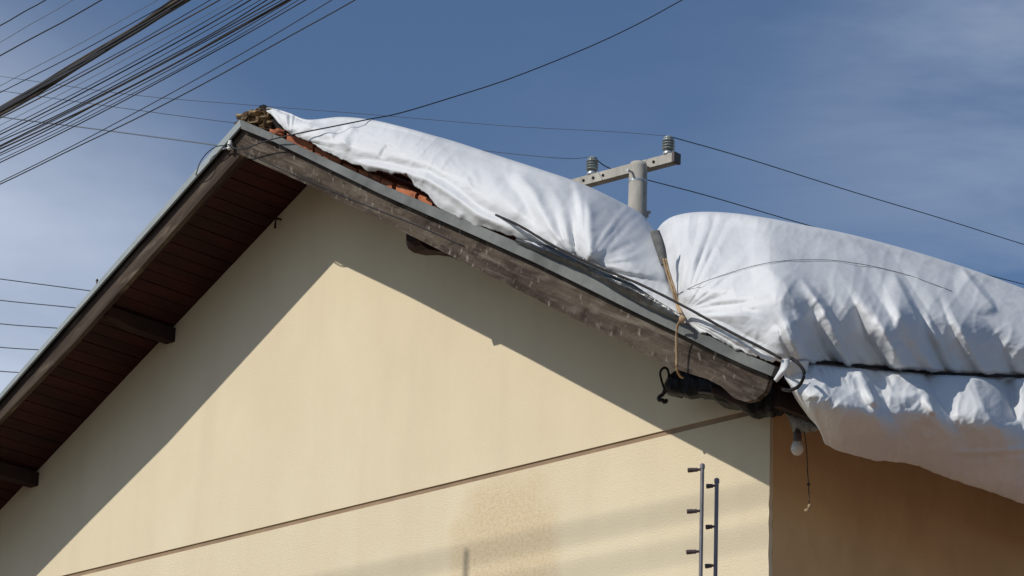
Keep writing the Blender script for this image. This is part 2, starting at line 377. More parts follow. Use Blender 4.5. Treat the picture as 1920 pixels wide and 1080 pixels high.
# broken courses of tile just behind the flashing
bm = bmesh.new()
edge = [(538, 255, 13, 24), (560, 265, 14, 26), (590, 280, 10, 22), (612, 291, 9, 26), (642, 307, 7, 26), (672, 321, 9, 18), (692, 331, 12, 20), (714, 342, 13, 20), (741, 355, 15, 36), (783, 374, 13, 26), (812, 389, 7, 16)]
for u, v, hgt, ln in edge:
    a = fr(u, v+8, -.03); b = fr(u+ln, v+8+ln*.46, -.03); hm = (hgt+6)*.0026; d_ = b-a; R_ = []
    for k in range(8):
        t = k/7; q = []
        for yy, zz_ in ((0, 0), (0, hm*.75), (.01, hm*.95), (.04, hm*1.05), (.09, hm*.9), (.14, hm*.4), (.15, 0)):
            p = a+d_*t+Vector((0, yy, zz_)); q.append(bm.verts.new(p+Vector((noise.noise(p*30), noise.noise(p*33), noise.noise(p*37)))*.005))
        R_.append(q)
    for k in range(7):
        for m_ in range(6): bm.faces.new((R_[k][m_], R_[k+1][m_], R_[k+1][m_+1], R_[k][m_+1]))
    bm.faces.new(R_[0]); bm.faces.new(R_[-1][::-1])
obj('rake_tiles', bm, M_tile, H)
# ridge: caps bedded in crumbling mortar
bm = bmesh.new()
for i in range(21):
    y = -D+.33+i*.38; rr = []
    for k, (yy, r) in enumerate(((y, .135), (y+.42, .115))):
        rr.append([bm.verts.new((math.cos(a)*r, yy, ZA+.10+math.sin(a)*r*.8)) for a in [j*math.pi/8 for j in range(9)]])
    for j in range(8): bm.faces.new((rr[0][j], rr[0][j+1], rr[1][j+1], rr[1][j]))
    bm.faces.new(rr[0])
obj('ridge_caps', bm, M_tile, H, True)
def lump(bm, c, s, seed, sub=3, amp=.35, fr_=3.5):
    t = bmesh.new(); bmesh.ops.create_icosphere(t, subdivisions=sub, radius=1)
    vm = {}
    for v in t.verts:
        k = 1+amp*noise.fractal(v.co*fr_*.5+Vector((seed, 0, 0)), 1, 2, 4)*1.6
        vm[v.index] = bm.verts.new(Vector(c)+Vector((v.co.x*s[0], v.co.y*s[1], v.co.z*s[2]))*k)
    for f in t.faces: bm.faces.new([vm[v.index] for v in f.verts])
    t.free()
bm = bmesh.new()
for k, (u, v, a, b_) in enumerate([(474, 224, 20, 13), (492, 236, 20, 14), (470, 236, 13, 9), (503, 248, 16, 12), (512, 224, 15, 16), (497, 217, 15, 9)]):
    c = fr(u, v, -.10); lump(bm, c, (a*.0034, .07, b_*.0027), k*7.3, 3, .4, 4)
obj('ridge_mortar', bm, M_mortar, H)
bm = bmesh.new(); c = fr(524, 256, -.05); lump(bm, c, (.05, .06, .032), 3.1, 3, .3, 3); obj('broken_tile', bm, M_tile, H)
bm = bmesh.new(); a = crom([fr(481, 211, -.08), fr(488, 205, -.08), fr(495, 202, -.08), fr(506, 214, -.08), fr(522, 235, -.08), fr(536, 252, -.05)], 14)
tube(bm, a, [.006, .008, .012, .014, .014, .014, .014, .016, .016, .018, .018, .02, .02, .015, .01], 8, wob=.3); obj('tar_strip', bm, M_dark, H)

# ------------------------------------------------------------------ tarpaulin
def seg_d(u, v, pl):
    best = None
    for i in range(len(pl)-1):
        (x0, y0), (x1, y1) = pl[i], pl[i+1]; dx, dy = x1-x0, y1-y0; L2 = dx*dx+dy*dy
        t = max(0, min(1, ((u-x0)*dx+(v-y0)*dy)/L2)); cx, cy = x0+dx*t, y0+dy*t
        d = math.hypot(u-cx, v-cy)
        if best is None or d < best[0]:
            best = (d, ((u-x0)*dy-(v-y0)*dx)/math.sqrt(L2), (i+t)/(len(pl)-1), (((u-x0)*dx+(v-y0)*dy)/L2))
    return best
def saw(x, r):
    f = x-math.floor(x); f = f/r if f < r else (1-f)/(1-r); return f*(1.25-.25*f)
def sm(a, b, x):
    x = min(1, max(0, (x-a)/(b-a))); return x*x*(3-2*x)
def ridged(u, v, s, sc, st):
    a = u+.5*v; b = v-.3*u
    return (1-abs(noise.noise(Vector((a/sc, b/(sc*st), s)))*1.8))**3
def fan(u, v, cx, cy, n, A, r0, r1, seed, asp=1):
    dx, dy = u-cx, (v-cy)*asp; r = math.hypot(dx, dy)
    if r < 2 or r > r1*2.2: return 0
    th = math.atan2(dy, dx); ph = th*n+1.3*noise.noise(Vector((th*3, r/160, seed)))
    e = sm(0, r0, r)*math.exp(-(r/r1)**1.6)*(.35+.65*abs(noise.noise(Vector((math.floor(ph)*1.7, seed, 4)))*2))
    return A*e*saw(ph, .4)
def gather(u, v, vs, sgn, wl, A, L, r, seed, tilt=.5):
    d = (vs-v)*sgn
    if d < 0: return 0
    sx = u+(vs-v)*tilt+10*noise.noise(Vector((u/60, v/50, seed)))
    ph = sx/wl+1.5*noise.noise(Vector((sx/(wl*2.3), 0, seed))); c = math.floor(ph)
    q = noise.noise(Vector((c*1.37+.3, 7, seed)))*1.6; amp = .35+.9*abs(q); Lc = L*(.55+.9*abs(noise.noise(Vector((c*1.9+.2, 2, seed)))*1.7))
    e = sm(0, 14, d+4)*(1-sm(Lc*.35, Lc*1.15, d))
    return A*amp*e*saw(ph, r)
EXTRA = None
GAIN = 1.5; FACET = False
def fold(u, v, F):
    """height towards the outside of a fold: polyline, height, width on the sunny side, width on the lee side, fade-in"""
    h = 0
    for pl, A, w1, w2, sh in F:
        A *= GAIN
        d, s, t, tt = seg_d(u, v, pl)
        if d > 4*max(w1, w2): continue
        if A > 0 and FACET:
            tw = .2+.8*math.sin(math.pi*min(1, max(0, t)*.9+.06)); w = (w1*1.7 if s < 0 else w2*1.2)*tw
            k = max(0, 1-d/w); k = k*(1.15-.15*k) if s < 0 else k**1.3
        else:
            w = w1 if s < 0 else w2
            k = math.exp(-(d/w)**2*.9) if (s < 0 or A < 0) else math.exp(-(d/w)**1.2)
        win = min(1, t/max(sh[0], 1e-3)) if sh[0] else 1
        if sh[1]: win *= min(1, (1-t)/sh[1])
        h += A*k*(win*win*(3-2*win))
    return h
def sheet(name, cols, rows, nx, ny, folds, parent, m, namp=.012, seed=0, thick=.004, rag=1, smooth=1, ragd=5):
    """cols: list of columns, each a list of (u, v, depth) from the lower edge up; a smooth cloth is passed through them"""
    fine = [crom(c, ny) for c in cols]
    grid = [crom([fine[i][j] for i in range(len(cols))], nx) for j in range(ny+1)]
    bm = bmesh.new(); V = []; info = []; HG = []
    for j in range(ny+1):
        row = []
        for i in range(nx+1):
            u, v, t = grid[j][i]
            n_ = noise.fractal(Vector((u/90, v/90, seed)), 1, 2, 3)*namp + noise.fractal(Vector((u/28, v/40, seed+5)), 1, 2, 3)*namp*.22
            h = fold(u, v, folds)+n_+(EXTRA(u, v) if EXTRA else 0)
            row.append(h*.5 if j == 0 else h)
        HG.append(row)
    for _ in range(smooth):
        HG = [[(HG[j][i]*2+HG[max(j-1, 0)][i]+HG[min(j+1, ny)][i]+HG[j][max(i-1, 0)]+HG[j][min(i+1, nx)])/6 for i in range(nx+1)] for j in range(ny+1)]
    for j in range(ny+1):
        row = []
        for i in range(nx+1):
            u, v, t = grid[j][i]; h = HG[j][i]; ed = math.exp(-j/ragd)*rag
            if rag: v += ed*(noise.fractal(Vector((u/22, seed, 1)), 1, 2, 4)*7+noise.noise(Vector((u/5, 3, seed)))*1.6)
            row.append(bm.verts.new(at(u, v, t-h))); info.append((u, v, t-h))
        V.append(row)
    for j in range(ny):
        for i in range(nx): bm.faces.new((V[j][i], V[j][i+1], V[j+1][i+1], V[j+1][i]))
    o = obj(name, bm, m, parent, True)
    md = o.modifiers.new('thickness', 'SOLIDIFY'); md.thickness = thick; md.offset = 0
    return o, info
T = empty('tarpaulin', 'white billowing tarpaulin tied over the right roof slope and hanging off the eave', 'tarpaulin')
S0 = (0, 0, 1)
# --- upper billow, from ridge to the tied notch
lo1 = [(500, 207), (520, 226), (541, 247), (590, 271), (636, 296), (696, 319), (757, 327), (788, 354), (835, 396), (920, 430), (1010, 458), (1090, 492), (1170, 540), (1230, 575), (1282, 603)]
hi1 = [(500, 203), (518, 206), (540, 212), (577, 225), (640, 220), (700, 226), (760, 240), (810, 254), (852, 266), (932, 292), (1012, 318), (1090, 345), (1158, 377), (1204, 404), (1231, 440)]
cols = []
for k, (b, t) in enumerate(zip(lo1, hi1)):
    H_ = max(b[1]-t[1], 4)*.00255; c = []
    endf = {11: .12, 12: .38, 13: .72, 14: 1}.get(k, 0)                  # tucked back towards the tie
    beg = max(0, 1-k/3.0)
    for tt, off in ((0, .0), (.12, -.10), (.3, -.10), (.5, .06), (.7, .34), (.87, .72), (1.0, 1.25)):
        u = b[0]+(t[0]-b[0])*tt; v = b[1]+(t[1]-b[1])*tt
        u += 10*math.sin(math.pi*tt)*(0 if k > 11 else 1)
        c.append((u, v, dep(u, v, 1, -D-.03)+off*H_+.03*beg+endf*.72*(.2+.8*tt)+(.02 if k > 9 else 0)))
    u, v, d = c[-1]; c += [(u-2, v+10, d+.35), (u-4, v+45, d+1.0)]
    cols.append(c)
F1 = [
 ([(962, 318), (1003, 360), (1048, 470)], .045, 30, 12, (.3, 0, 1)),
 ([(935, 320), (975, 365), (1022, 440)], -.022, 10, 12, (.3, .2, 1)),
 ([(1085, 352), (1108, 400), (1106, 480)], .050, 26, 13, (.35, 0, 1)),
 ([(1062, 350), (1077, 400), (1082, 480)], -.030, 11, 12, (.3, 0, 1)),
 ([(1020, 330), (1050, 380), (1075, 470)], .022, 18, 10, (.3, 0, 1)),
 ([(1160, 395), (1140, 440), (1108, 492)], .018, 30, 16, (.3, 0, 1)),
 ([(1150, 470), (1200, 500), (1262, 515)], .020, 14, 10, (.3, .2, 1)),
 ([(1120, 500), (1190, 520), (1270, 545)], -.012, 10, 8, (.3, .2, 1)),
 ([(900, 300), (930, 350), (985, 420)], .016, 24, 14, (.4, .2, 1)),
 ([(820, 270), (850, 310), (905, 372)], .012, 26, 16, (.4, .3, 1)),
 ([(652, 238), (634, 252), (630, 270)], -.020, 9, 8, (.2, .3, 1)),
 ([(668, 236), (650, 254), (645, 275)], .016, 10, 8, (.2, .3, 1)),
 ([(735, 270), (722, 285), (714, 298)], -.014, 7, 7, (.2, .3, 1)),
 ([(560, 228), (590, 236), (640, 262), (662, 282)], .020, 10, 9, (.2, .2, 1)),
 ([(640, 292), (730, 306), (800, 322), (850, 350), (905, 392), (990, 430)], -.022, 9, 10, (.1, .2, 1)),
 ([(655, 300), (735, 318), (800, 334), (845, 362), (900, 402), (985, 442)], .022, 8, 12, (.1, .2, 1)),
 ([(872, 330), (880, 342), (884, 358)], .010, 5, 5, (.2, .3, 1)),
 ([(884, 318), (893, 335), (898, 352)], .008, 5, 5, (.2, .3, 1)),
 ([(870, 398), (858, 410), (852, 420)], .008, 5, 6, (.2, .3, 1)),
 ([(980, 430), (1012, 452), (1030, 470)], .014, 8, 8, (.3, 0, 1)),
 ([(540, 214), (536, 232), (544, 252)], .014, 8, 8, (.1, .2, 1)),
]
def EXTRA(u, v):
    return fan(u, v, 1088, 505, 3.6, .075, 90, 120, 1.5)*sm(1000, 1050, u)+ridged(u, v, 3, 26, 1.8)*.006+ridged(v, u, 8, 11, 1.5)*.0026+fan(u, v, 545, 262, 3, .03, 50, 90, 6)
sh1, inf1 = sheet('upper_billow', cols, None, 300, 110, F1, T, M_tarp, .013, 2)
GAIN = 1.0; FACET = True
EK = .62
E0 = dep(1468, 676, 0, XE)
def de_(u, v):
    e0 = dep(1468, v, 0, XE)
    return e0+(dep(u, v, 0, XE)-e0)*(1-(1-EK)*min(1, max(0, (u-1468)/60)))
# --- lower billow, from the notch to beyond the right of the picture
lo2 = [(1278, 603), (1304, 616), (1335, 631), (1380, 653), (1425, 671), (1468, 679), (1530, 680), (1610, 687), (1700, 696), (1790, 703), (1880, 706), (1970, 709), (2080, 714), (2220, 722)]
hi2 = [(1230, 436), (1246, 417), (1270, 405), (1312, 399), (1370, 401), (1430, 409), (1500, 422), (1590, 440), (1690, 466), (1780, 493), (1860, 520), (1950, 555), (2080, 615), (2220, 700)]
cols = []
for k, (b, t) in enumerate(zip(lo2, hi2)):
    c = []; H_ = (b[1]-t[1])*.00235
    e = min(1, max(0, (k-3)/3.5)); e = e*e*(3-2*e)      # 0: lies on the gable side, 1: faces the eave
    for tt in (0, .1, .22, .36, .5, .64, .78, .9, 1):
        u = b[0]+(t[0]-b[0])*tt; v = b[1]+(t[1]-b[1])*tt
        u += 14*math.sin(math.pi*tt)*(1 if k < 8 else .4)*min(1, k/3)
        base = dep(min(u, 1468+ (u-1468)*e) if False else u, v, 1, -D-.035) if e < 1e-3 else None
        df = dep(u, v, 1, -D-.035); de = de_(u, v)
        off_f = 1.15*tt**1.7-.24*math.sin(math.pi*tt)
        off_e = 1.5*max(0, tt-.42)**1.55*1.9-.10*math.sin(math.pi*min(1, tt*1.15))
        if k <= 5: bd = df
        else: bd = de
        if k in (4, 5): bd = df
        d = bd+H_*(off_f*(1-e)+off_e*e)
        if k == 0: d += .14+.38*tt
        if k == 1: d += .02+.16*tt
        if k == 2: d += .04*tt
        c.append((u, v, d))
    u, v, d = c[-1]; c += [(u, v+8, d+.4), (u, v+40, d+1.1)]
    cols.append(c)
F2 = [
 ([(1500, 520), (1545, 580), (1592, 676)], .070, 34, 10, (.3, 0, 1)),
 ([(1492, 530), (1530, 590), (1578, 676)], -.030, 12, 12, (.3, 0, 1)),
 ([(1470, 590), (1490, 630), (1522, 676)], .040, 20, 10, (.3, 0, 1)),
 ([(1480, 575), (1512, 620), (1556, 676)], .032, 16, 10, (.3, 0, 1)),
 ([(1455, 610), (1462, 640), (1480, 676)], .030, 16, 8, (.2, 0, 1)),
 ([(1672, 506), (1700, 560), (1742, 640)], .060, 24, 9, (.25, .25, 1)),
 ([(1800, 500), (1836, 545), (1872, 588)], .060, 26, 9, (.25, .2, 1)),
 ([(1690, 530), (1684, 600), (1676, 690)], .030, 26, 22, (.3, 0, 1)),
 ([(1700, 640), (1715, 660), (1722, 694)], -.016, 16, 18, (.3, 0, 1)),
 ([(1255, 505), (1300, 470), (1380, 440)], .016, 13, 12, (.1, .5, 1)),
 ([(1262, 530), (1310, 500), (1400, 455)], -.014, 12, 12, (.1, .5, 1)),
 ([(1248, 470), (1275, 445), (1320, 420)], .014, 10, 10, (.1, .5, 1)),
 ([(1270, 560), (1340, 545), (1440, 545)], .014, 14, 12, (.1, .5, 1)),
 ([(1275, 575), (1350, 570), (1450, 590)], -.012, 12, 12, (.1, .5, 1)),
 ([(1330, 590), (1380, 585), (1440, 605)], .014, 12, 12, (.2, .4, 1)),
 ([(1300, 545), (1330, 560), (1360, 600)], -.010, 14, 14, (.2, .4, 1)),
 ([(1420, 490), (1470, 530), (1500, 590)], .018, 26, 16, (.3, .3, 1)),
 ([(1560, 500), (1600, 540), (1640, 600)], .020, 26, 18, (.3, .3, 1)),
 ([(1610, 480), (1650, 520), (1665, 560)], -.016, 18, 18, (.3, .3, 1)),
]
def vstrap(u): return 679+(u-1468)*.068 if u < 1850 else 705
def EXTRA(u, v):
    h = fan(u, v, 1278, 590, 5, .055, 110, 170, 2.5)*(1-sm(1400, 1480, u))+ridged(u, v, 5, 34, 2.2)*.007+ridged(v, u, 9, 12, 1.5)*.0024
    k = sm(1430, 1500, u)
    if k: h += k*(gather(u, v, vstrap(u), 1, 84, .135, 160, .27, 3.3)+gather(u, v, vstrap(u), 1, 31, .022, 50, .35, 5.1)+gather(u, v, vstrap(u), 1, 110, .06, 230, .3, 8.8, .62)*sm(1520, 1600, u))
    return h
sh2, inf2 = sheet('lower_billow', cols, None, 460, 170, F2, T, M_tarp, .011, 9)
# --- skirt hanging over the eave
top3 = [(1466, 680), (1490, 680), (1530, 681), (1610, 688), (1700, 697), (1790, 704), (1880, 707), (1970, 710), (2080, 716), (2220, 726)]
bot3 = [(1508, 745), (1543, 815), (1556, 836), (1636, 860), (1708, 868), (1790, 898), (1874, 925), (1960, 958), (2090, 1005), (2240, 1060)]
cols = []
for k, (t, b) in enumerate(zip(top3, bot3)):
    c = []
    s = min(1, .25+k*.28)
    for tt, off in ((0, .02), (.07, -.06), (.2, -.17), (.38, -.28), (.5, -.30), (.64, -.25), (.82, -.12), (1, .06)):
        u = t[0]+(b[0]-t[0])*tt; v = t[1]+(b[1]-t[1])*tt
        u -= 12*math.sin(math.pi*tt)*(k < 2)
        c.append((u, v, de_(u, v)+off*s+(.05 if k == 0 else 0)))
    u, v, d = c[-1]; c.append((u-3, v-6, d+.10)); c.append((u-6, v-24, d+.28))
    cols.append(c[::-1])
F3 = [
 ([(1608, 690), (1625, 720), (1648, 765)], .075, 17, 9, (.2, .15, 1)),
 ([(1600, 700), (1612, 735), (1636, 775)], -.030, 9, 9, (.2, .2, 1)),
 ([(1640, 742), (1690, 744), (1728, 738)], .030, 14, 8, (.2, .2, 1)),
 ([(1728, 722), (1742, 748), (1755, 780)], .045, 10, 6, (.2, .15, 1)),
 ([(1704, 702), (1722, 722), (1738, 750)], -.035, 9, 9, (.2, .2, 1)),
 ([(1890, 708), (1898, 750), (1898, 800)], -.080, 11, 10, (.1, .2, 1)),
 ([(1990, 715), (2005, 770), (2040, 830)], .050, 24, 10, (.1, .1, 1)),
 ([(1745, 785), (1715, 815), (1672, 852)], -.030, 16, 14, (.2, 0, 1)),
 ([(1690, 760), (1672, 800), (1650, 845)], .024, 22, 16, (.2, 0, 1)),
 ([(1776, 854), (1840, 857), (1930, 850), (2050, 850)], -.016, 5, 6, (.2, 0, 1)),
 ([(1776, 846), (1840, 848), (1930, 841), (2050, 841)], .020, 12, 8, (.2, 0, 1)),
 ([(1530, 740), (1535, 770), (1545, 805)], -.018, 12, 12, (.2, 0, 1)),
 ([(1590, 745), (1585, 785), (1580, 830)], .014, 22, 18, (.2, 0, 1)),
]
def EXTRA(u, v):
    vs = vstrap(u)
    return gather(u, v, vs, -1, 98, .20, 160, .72, 12.3, .55)+gather(u, v, vs, -1, 27, .036, 48, .6, 4.4)*(1-.6*sm(1600, 1720, u))+ridged(u, v, 15, 30, 1.6)*.007+ridged(v, u, 19, 12, 1.5)*.003
sh3, inf3 = sheet('hanging_skirt', cols, None, 420, 130, F3, T, M_tarp, .010, 21, rag=.5, ragd=45)
# torn tip by the eave corner
bm = bmesh.new()
def ribbon(bm, L, R, sub=4):
    n = len(L)*sub; A = crom(L, n); B = crom(R, n); rows = []
    for a, b in zip(A, B):
        rows.append([bm.verts.new(a.lerp(b, q/4)+(-FV)*.012*math.sin(q/4*math.pi)+FV*.004*noise.noise((a+b)*9)) for q in range(5)])
    for i in range(n):
        for q in range(4): bm.faces.new((rows[i][q], rows[i][q+1], rows[i+1][q+1], rows[i+1][q]))
dt = dep(1470, 690, 1, -D-.08)
ribbon(bm, [at(1468, 673, dt), at(1464, 690, dt), at(1459, 700, dt-.01), at(1452, 712, dt)], [at(1480, 673, dt), at(1478, 688, dt-.02), at(1470, 700, dt-.02), at(1455, 716, dt)])
ribbon(bm, [at(1474, 676, dt+.03), at(1474, 694, dt+.06), at(1480, 716, dt+.10), at(1492, 745, dt+.16), at(1518, 782, dt+.22)], [at(1516, 676, dt+.06), at(1514, 700, dt+.09), at(1518, 735, dt+.12), at(1530, 775, dt+.18), at(1548, 815, dt+.24)])
torn = obj('torn_corner', bm, M_tarp, T, True); md = torn.modifiers.new('t', 'SOLIDIFY'); md.thickness = .004

def surf(inf, u, v, lift=.012):
    b = min(inf, key=lambda q: (q[0]-u)**2+(q[1]-v)**2+ (q[2]-12)*.3); return at(u, v, b[2]-lift)
# stitched seam / cords over the cloth
def cord(name, pts, r, m, label, cat, group=None, seg=6, n=None, wob=0):
    bm = bmesh.new(); P_ = crom(pts, n or len(pts)*8); tube(bm, P_, r, seg, wob=wob); o = obj(name, bm, m, None, True); return tag(o, label, cat, group)
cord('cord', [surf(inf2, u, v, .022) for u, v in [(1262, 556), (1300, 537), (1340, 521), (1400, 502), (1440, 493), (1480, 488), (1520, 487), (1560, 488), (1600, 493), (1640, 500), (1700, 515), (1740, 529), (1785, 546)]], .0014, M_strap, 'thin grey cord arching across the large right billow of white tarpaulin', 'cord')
cord('cord', [fr(u, v, o_) for u, v, o_ in [(930, 403, .05), (975, 424, .10), (1040, 462, .12), (1120, 500, .12), (1200, 533, .11), (1282, 574, .10), (1365, 620, .10), (1420, 648, .11), (1464, 672, .11)]], .0062, M_cord, 'black cord stretched down the rake over the lower edge of the tarpaulin', 'cord', wob=.12)
st_pts = [(1462, 672), (1500, 677), (1560, 680), (1640, 688), (1720, 696), (1800, 702), (1830, 703), (1900, 705), (1980, 708), (2100, 716)]
cord('cord', [at(u, v, de_(u, v)-(.055 if u > 1480 else .03)) for u, v in st_pts], .0065, M_cord, 'black cord along the eave pinching the tarpaulin above its hanging skirt', 'cord', wob=.1)
dd_ = dep(1490, 710, 0, XE)
cord('cord', [at(u, v, dd_-.26+o_) for u, v, o_ in [(1484, 672, .04), (1496, 681, 0), (1507, 696, -.02), (1505, 712, -.02), (1496, 725, 0), (1480, 732, .04), (1468, 730, .12)]], .0075, M_cord, 'thick black cord looped round the torn tarpaulin tip at the eave corner', 'cord')

# black plastic film between flashing and tarpaulin
lo_f = [(965, 453), (1040, 485), (1107, 515), (1162, 548), (1211, 575), (1273, 603)]
hi_f = [(968, 447), (1040, 463), (1107, 489), (1168, 520), (1228, 560), (1288, 597)]
cols = []
for b, t in zip(lo_f, hi_f):
    cols.append([(b[0]+(t[0]-b[0])*q, b[1]+(t[1]-b[1])*q, dep(b[0]+(t[0]-b[0])*q, b[1]+(t[1]-b[1])*q, 1, -D-.042-.04*sm(960, 1060, b[0])*(.25+.75*q))-.02*math.sin(q*3.14)) for q in (0, .33, .66, 1)])
FF = [([(1100, 505), (1160, 530), (1230, 560)], .012, 6, 4, (.2, .2, 1)), ([(1130, 525), (1180, 542), (1240, 572)], .010, 4, 4, (.2, .2, 1)), ([(1000, 462), (1060, 485), (1110, 500)], .01, 6, 5, (.2, .2, 1))]
film, _ = sheet('plastic_film', cols, None, 120, 14, FF, None, M_film, .004, 33, .002, 0)
tag(film, 'crumpled dark plastic film showing between the zinc flashing and the white tarpaulin', 'plastic film')

# ------------------------------------------------------------------ rope tie
RT = empty('rope_tie', 'beige rope with a grey cloth end tied down the notch between the two billows', 'rope')
bm = bmesh.new(); dn = dep(1240, 470, 1, -D)+.05
ribbon(bm, [at(1221, 433, dn+.05), at(1227, 455, dn+.03), at(1234, 475, dn), at(1243, 498, dn-.02)], [at(1234, 433, dn+.05), at(1242, 452, dn+.02), at(1247, 474, dn), at(1249, 498, dn-.02)])
sc_ = obj('cloth_end', bm, M_strap, RT, True); md = sc_.modifiers.new('t', 'SOLIDIFY'); md.thickness = .008
for k, off in enumerate((0, 4.5)):
    bm = bmesh.new(); pts = [at(1244+off, 485, dn-.03), at(1250+off, 510, dn-.05), at(1261+off, 545, dn-.09), at(1270+off*.8, 575, dn-.13), fr(1278+off*.3, 598, .09)]
    tube(bm, crom(pts, 30), .005, 6, wob=.1); obj('strand', bm, M_rope, RT, True)
bm = bmesh.new(); pts = [fr(1280, 594, .09), fr(1277, 600, .10), fr(1270, 612, .075), fr(1268, 640, .062), fr(1269, 670, .055), fr(1269, 692, .045), fr(1274, 704, 0), fr(1280, 708, -.06)]
tube(bm, crom(pts, 36), .0055, 6, wob=.1); obj('loop', bm, M_rope, RT, True)
bm = bmesh.new(); lump(bm, fr(1279, 599, .10), (.014, .014, .016), 4, 2, .3); obj('knot', bm, M_rope, RT, True)

# ------------------------------------------------------------------ black bundle under the eave
BB = empty('plastic_bundle', 'crumpled black plastic bundle stuffed under the right end of the bargeboard, its tail standing in for eave shade', 'bundle')
def body(bm, prof, yc, ry, seg=14, amp=.25, seed=0, n=60, ax=1):
    T_ = crom([(u, t, 0) for u, t, b in prof], n); B_ = crom([(u, b, 0) for u, t, b in prof], n); rings = []
    for a, b in zip(T_, B_):
        d = dep(a.x, (a.y+b.y)/2, ax, yc); pt, pb = at(a.x, a.y, d), at(b.x, b.y, d); c = (pt+pb)/2; hv = (pt-pb)/2; ring = []
        for k in range(seg):
            q = k*2*math.pi/seg; p = c+hv*math.cos(q)+FV*ry*math.sin(q)
            ring.append(bm.verts.new(c+(p-c)*(1+amp*noise.fractal(p*14+Vector((seed, 0, 0)), 1, 2, 3))))
        rings.append(ring)
    for i in range(len(rings)-1):
        for k in range(seg): bm.faces.new((rings[i][k], rings[i][(k+1)%seg], rings[i+1][(k+1)%seg], rings[i+1][k]))
    bm.faces.new(rings[0][::-1]); bm.faces.new(rings[-1])
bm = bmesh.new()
body(bm, [(1246, 718, 735), (1256, 702, 742), (1280, 690, 746), (1310, 690, 749), (1340, 700, 755), (1370, 722, 764), (1395, 738, 776), (1415, 740, 785), (1440, 700, 786), (1465, 700, 776), (1490, 710, 774), (1512, 738, 786), (1534, 772, 798)], -.20, .08, amp=.30)  # right end of the bundle blacks in the shade inside the eave
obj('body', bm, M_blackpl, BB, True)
bm = bmesh.new(); dl = dep(1245, 710, 1, -.24)
tube(bm, crom([at(u, v, dl) for u, v in [(1246, 730), (1240, 712), (1238, 698), (1244, 690), (1251, 692), (1254, 704), (1252, 726)]], 30), .0055, 6); obj('loop', bm, M_cord, BB, True)
bm = bmesh.new()
tube(bm, crom([at(u, v, dl) for u, v in [(1248, 728), (1244, 738), (1236, 745), (1235, 750), (1242, 750), (1247, 755), (1250, 748)]], 30), .008, 8, wob=.3); obj('knot', bm, M_cord, BB, True)
bm = bmesh.new()
tube(bm, [at(1256, 729, dl), at(1340, 738, dl-.25), at(1388, 744, dl-.32)], [.006, .005, .003], 8); obj('rod', bm, M_insul, BB, True)
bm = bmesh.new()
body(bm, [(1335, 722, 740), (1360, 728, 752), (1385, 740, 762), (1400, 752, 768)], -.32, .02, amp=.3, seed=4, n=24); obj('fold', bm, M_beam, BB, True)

# rag, lamp, pull cord at the corner
bm = bmesh.new()
body(bm, [(1474, 774, 778), (1480, 772, 790), (1488, 774, 806), (1498, 777, 812), (1510, 783, 813), (1522, 790, 811), (1531, 798, 808)], -.12, .05, amp=.35, seed=8, n=36)
tag(obj('rag', bm, M_rag, None, True), 'dirty grey rag wedged under the eave corner above the light bulb', 'rag')
LB = empty('light_bulb', 'bare frosted light bulb in a dark socket hanging under the eave corner', 'light bulb')
dl = dep(1495, 830, 1, -.14); pc = at(1495, 838, dl); px = dl/FL
bm = bmesh.new(); lathe(bm, at(1495, 854, dl), [(2*px, 0), (7*px, 2*px), (11*px, 7*px), (12.5*px, 13*px), (11*px, 20*px), (8*px, 26*px), (7*px, 29*px)], 24, Vector((0, 0, 1))); obj('bulb', bm, M_bulb, LB, True)
bm = bmesh.new(); lathe(bm, at(1495, 826, dl), [(7.5*px, 0), (8*px, 1*px), (8*px, 12*px), (7*px, 14*px), (4*px, 22*px)], 20); obj('socket', bm, M_insul, LB, False)
PC = empty('pull_cord', 'brown pull cord with pale toggle hanging in front of the ochre-tinted side wall', 'cord')
bm = bmesh.new(); tube(bm, crom([at(1507, 805, dl), at(1512, 840, dl), at(1514, 880, dl), at(1516, 908, dl), at(1517, 945, dl)], 20), .0024, 6); obj('string', bm, M_wood_l, PC, True)
bm = bmesh.new(); lump(bm, at(1516, 908, dl), (.007, .007, .007), 2, 2, .2); obj('knot', bm, M_wood_l, PC, True)
bm = bmesh.new(); lump(bm, at(1518, 949, dl), (.008, .008, .012), 5, 2, .3); lump(bm, at(1513, 957, dl), (.012, .01, .009), 6, 2, .3); obj('toggle', bm, M_rope, PC, True)

# ------------------------------------------------------------------ electric fence posts on the boundary wall
wall_y = -1.95; dpost = 12.0
pa = at(1318, 875, dpost); pb_ = at(1345, 900, dpost+.02)
bm = bmesh.new(); wt = 3.6
box(bm, ((pa.x+pb_.x)/2, -2.2, wt/2), (.22, 1.9, wt)); tag(obj('boundary_wall', bm, M_bound), 'rough beige boundary wall carrying the electric fence posts', 'wall')
def fpost(u, v, d, marks, label, arm, rad):
    o = empty('fence_post', label, 'fence post', None, (0, 0, 0)); top = at(u, v, d)
    bm = bmesh.new(); tube(bm, [Vector((top.x, top.y, wt-.02)), Vector((top.x, top.y, top.z))], rad, 10); lathe(bm, (top.x, top.y, top.z), [(rad*1.25, -.012), (rad*1.25, .004), (rad*.6, .008)], 10); obj('pole', bm, M_post, o)
    for mv in marks:
        # where the arm meets the pole, at the pixel height
        z = top.z-(mv-v)*d/FL*1.055
        b = Vector((top.x, top.y, z)); e = b-RV*arm*d/FL+UV*(-1.5)*d/FL
        dr = (e-b).normalized(); bm = bmesh.new(); L = (e-b).length
        lathe(bm, b+dr*rad, [(.005, 0), (.005, L*.2), (.008, L*.22), (.008, L*.5), (.0072, L*.53), (.009, L*.56), (.009, L*.97), (.006, L)], 12, dr)
        obj('insulator', bm, M_insul, o)
    return o
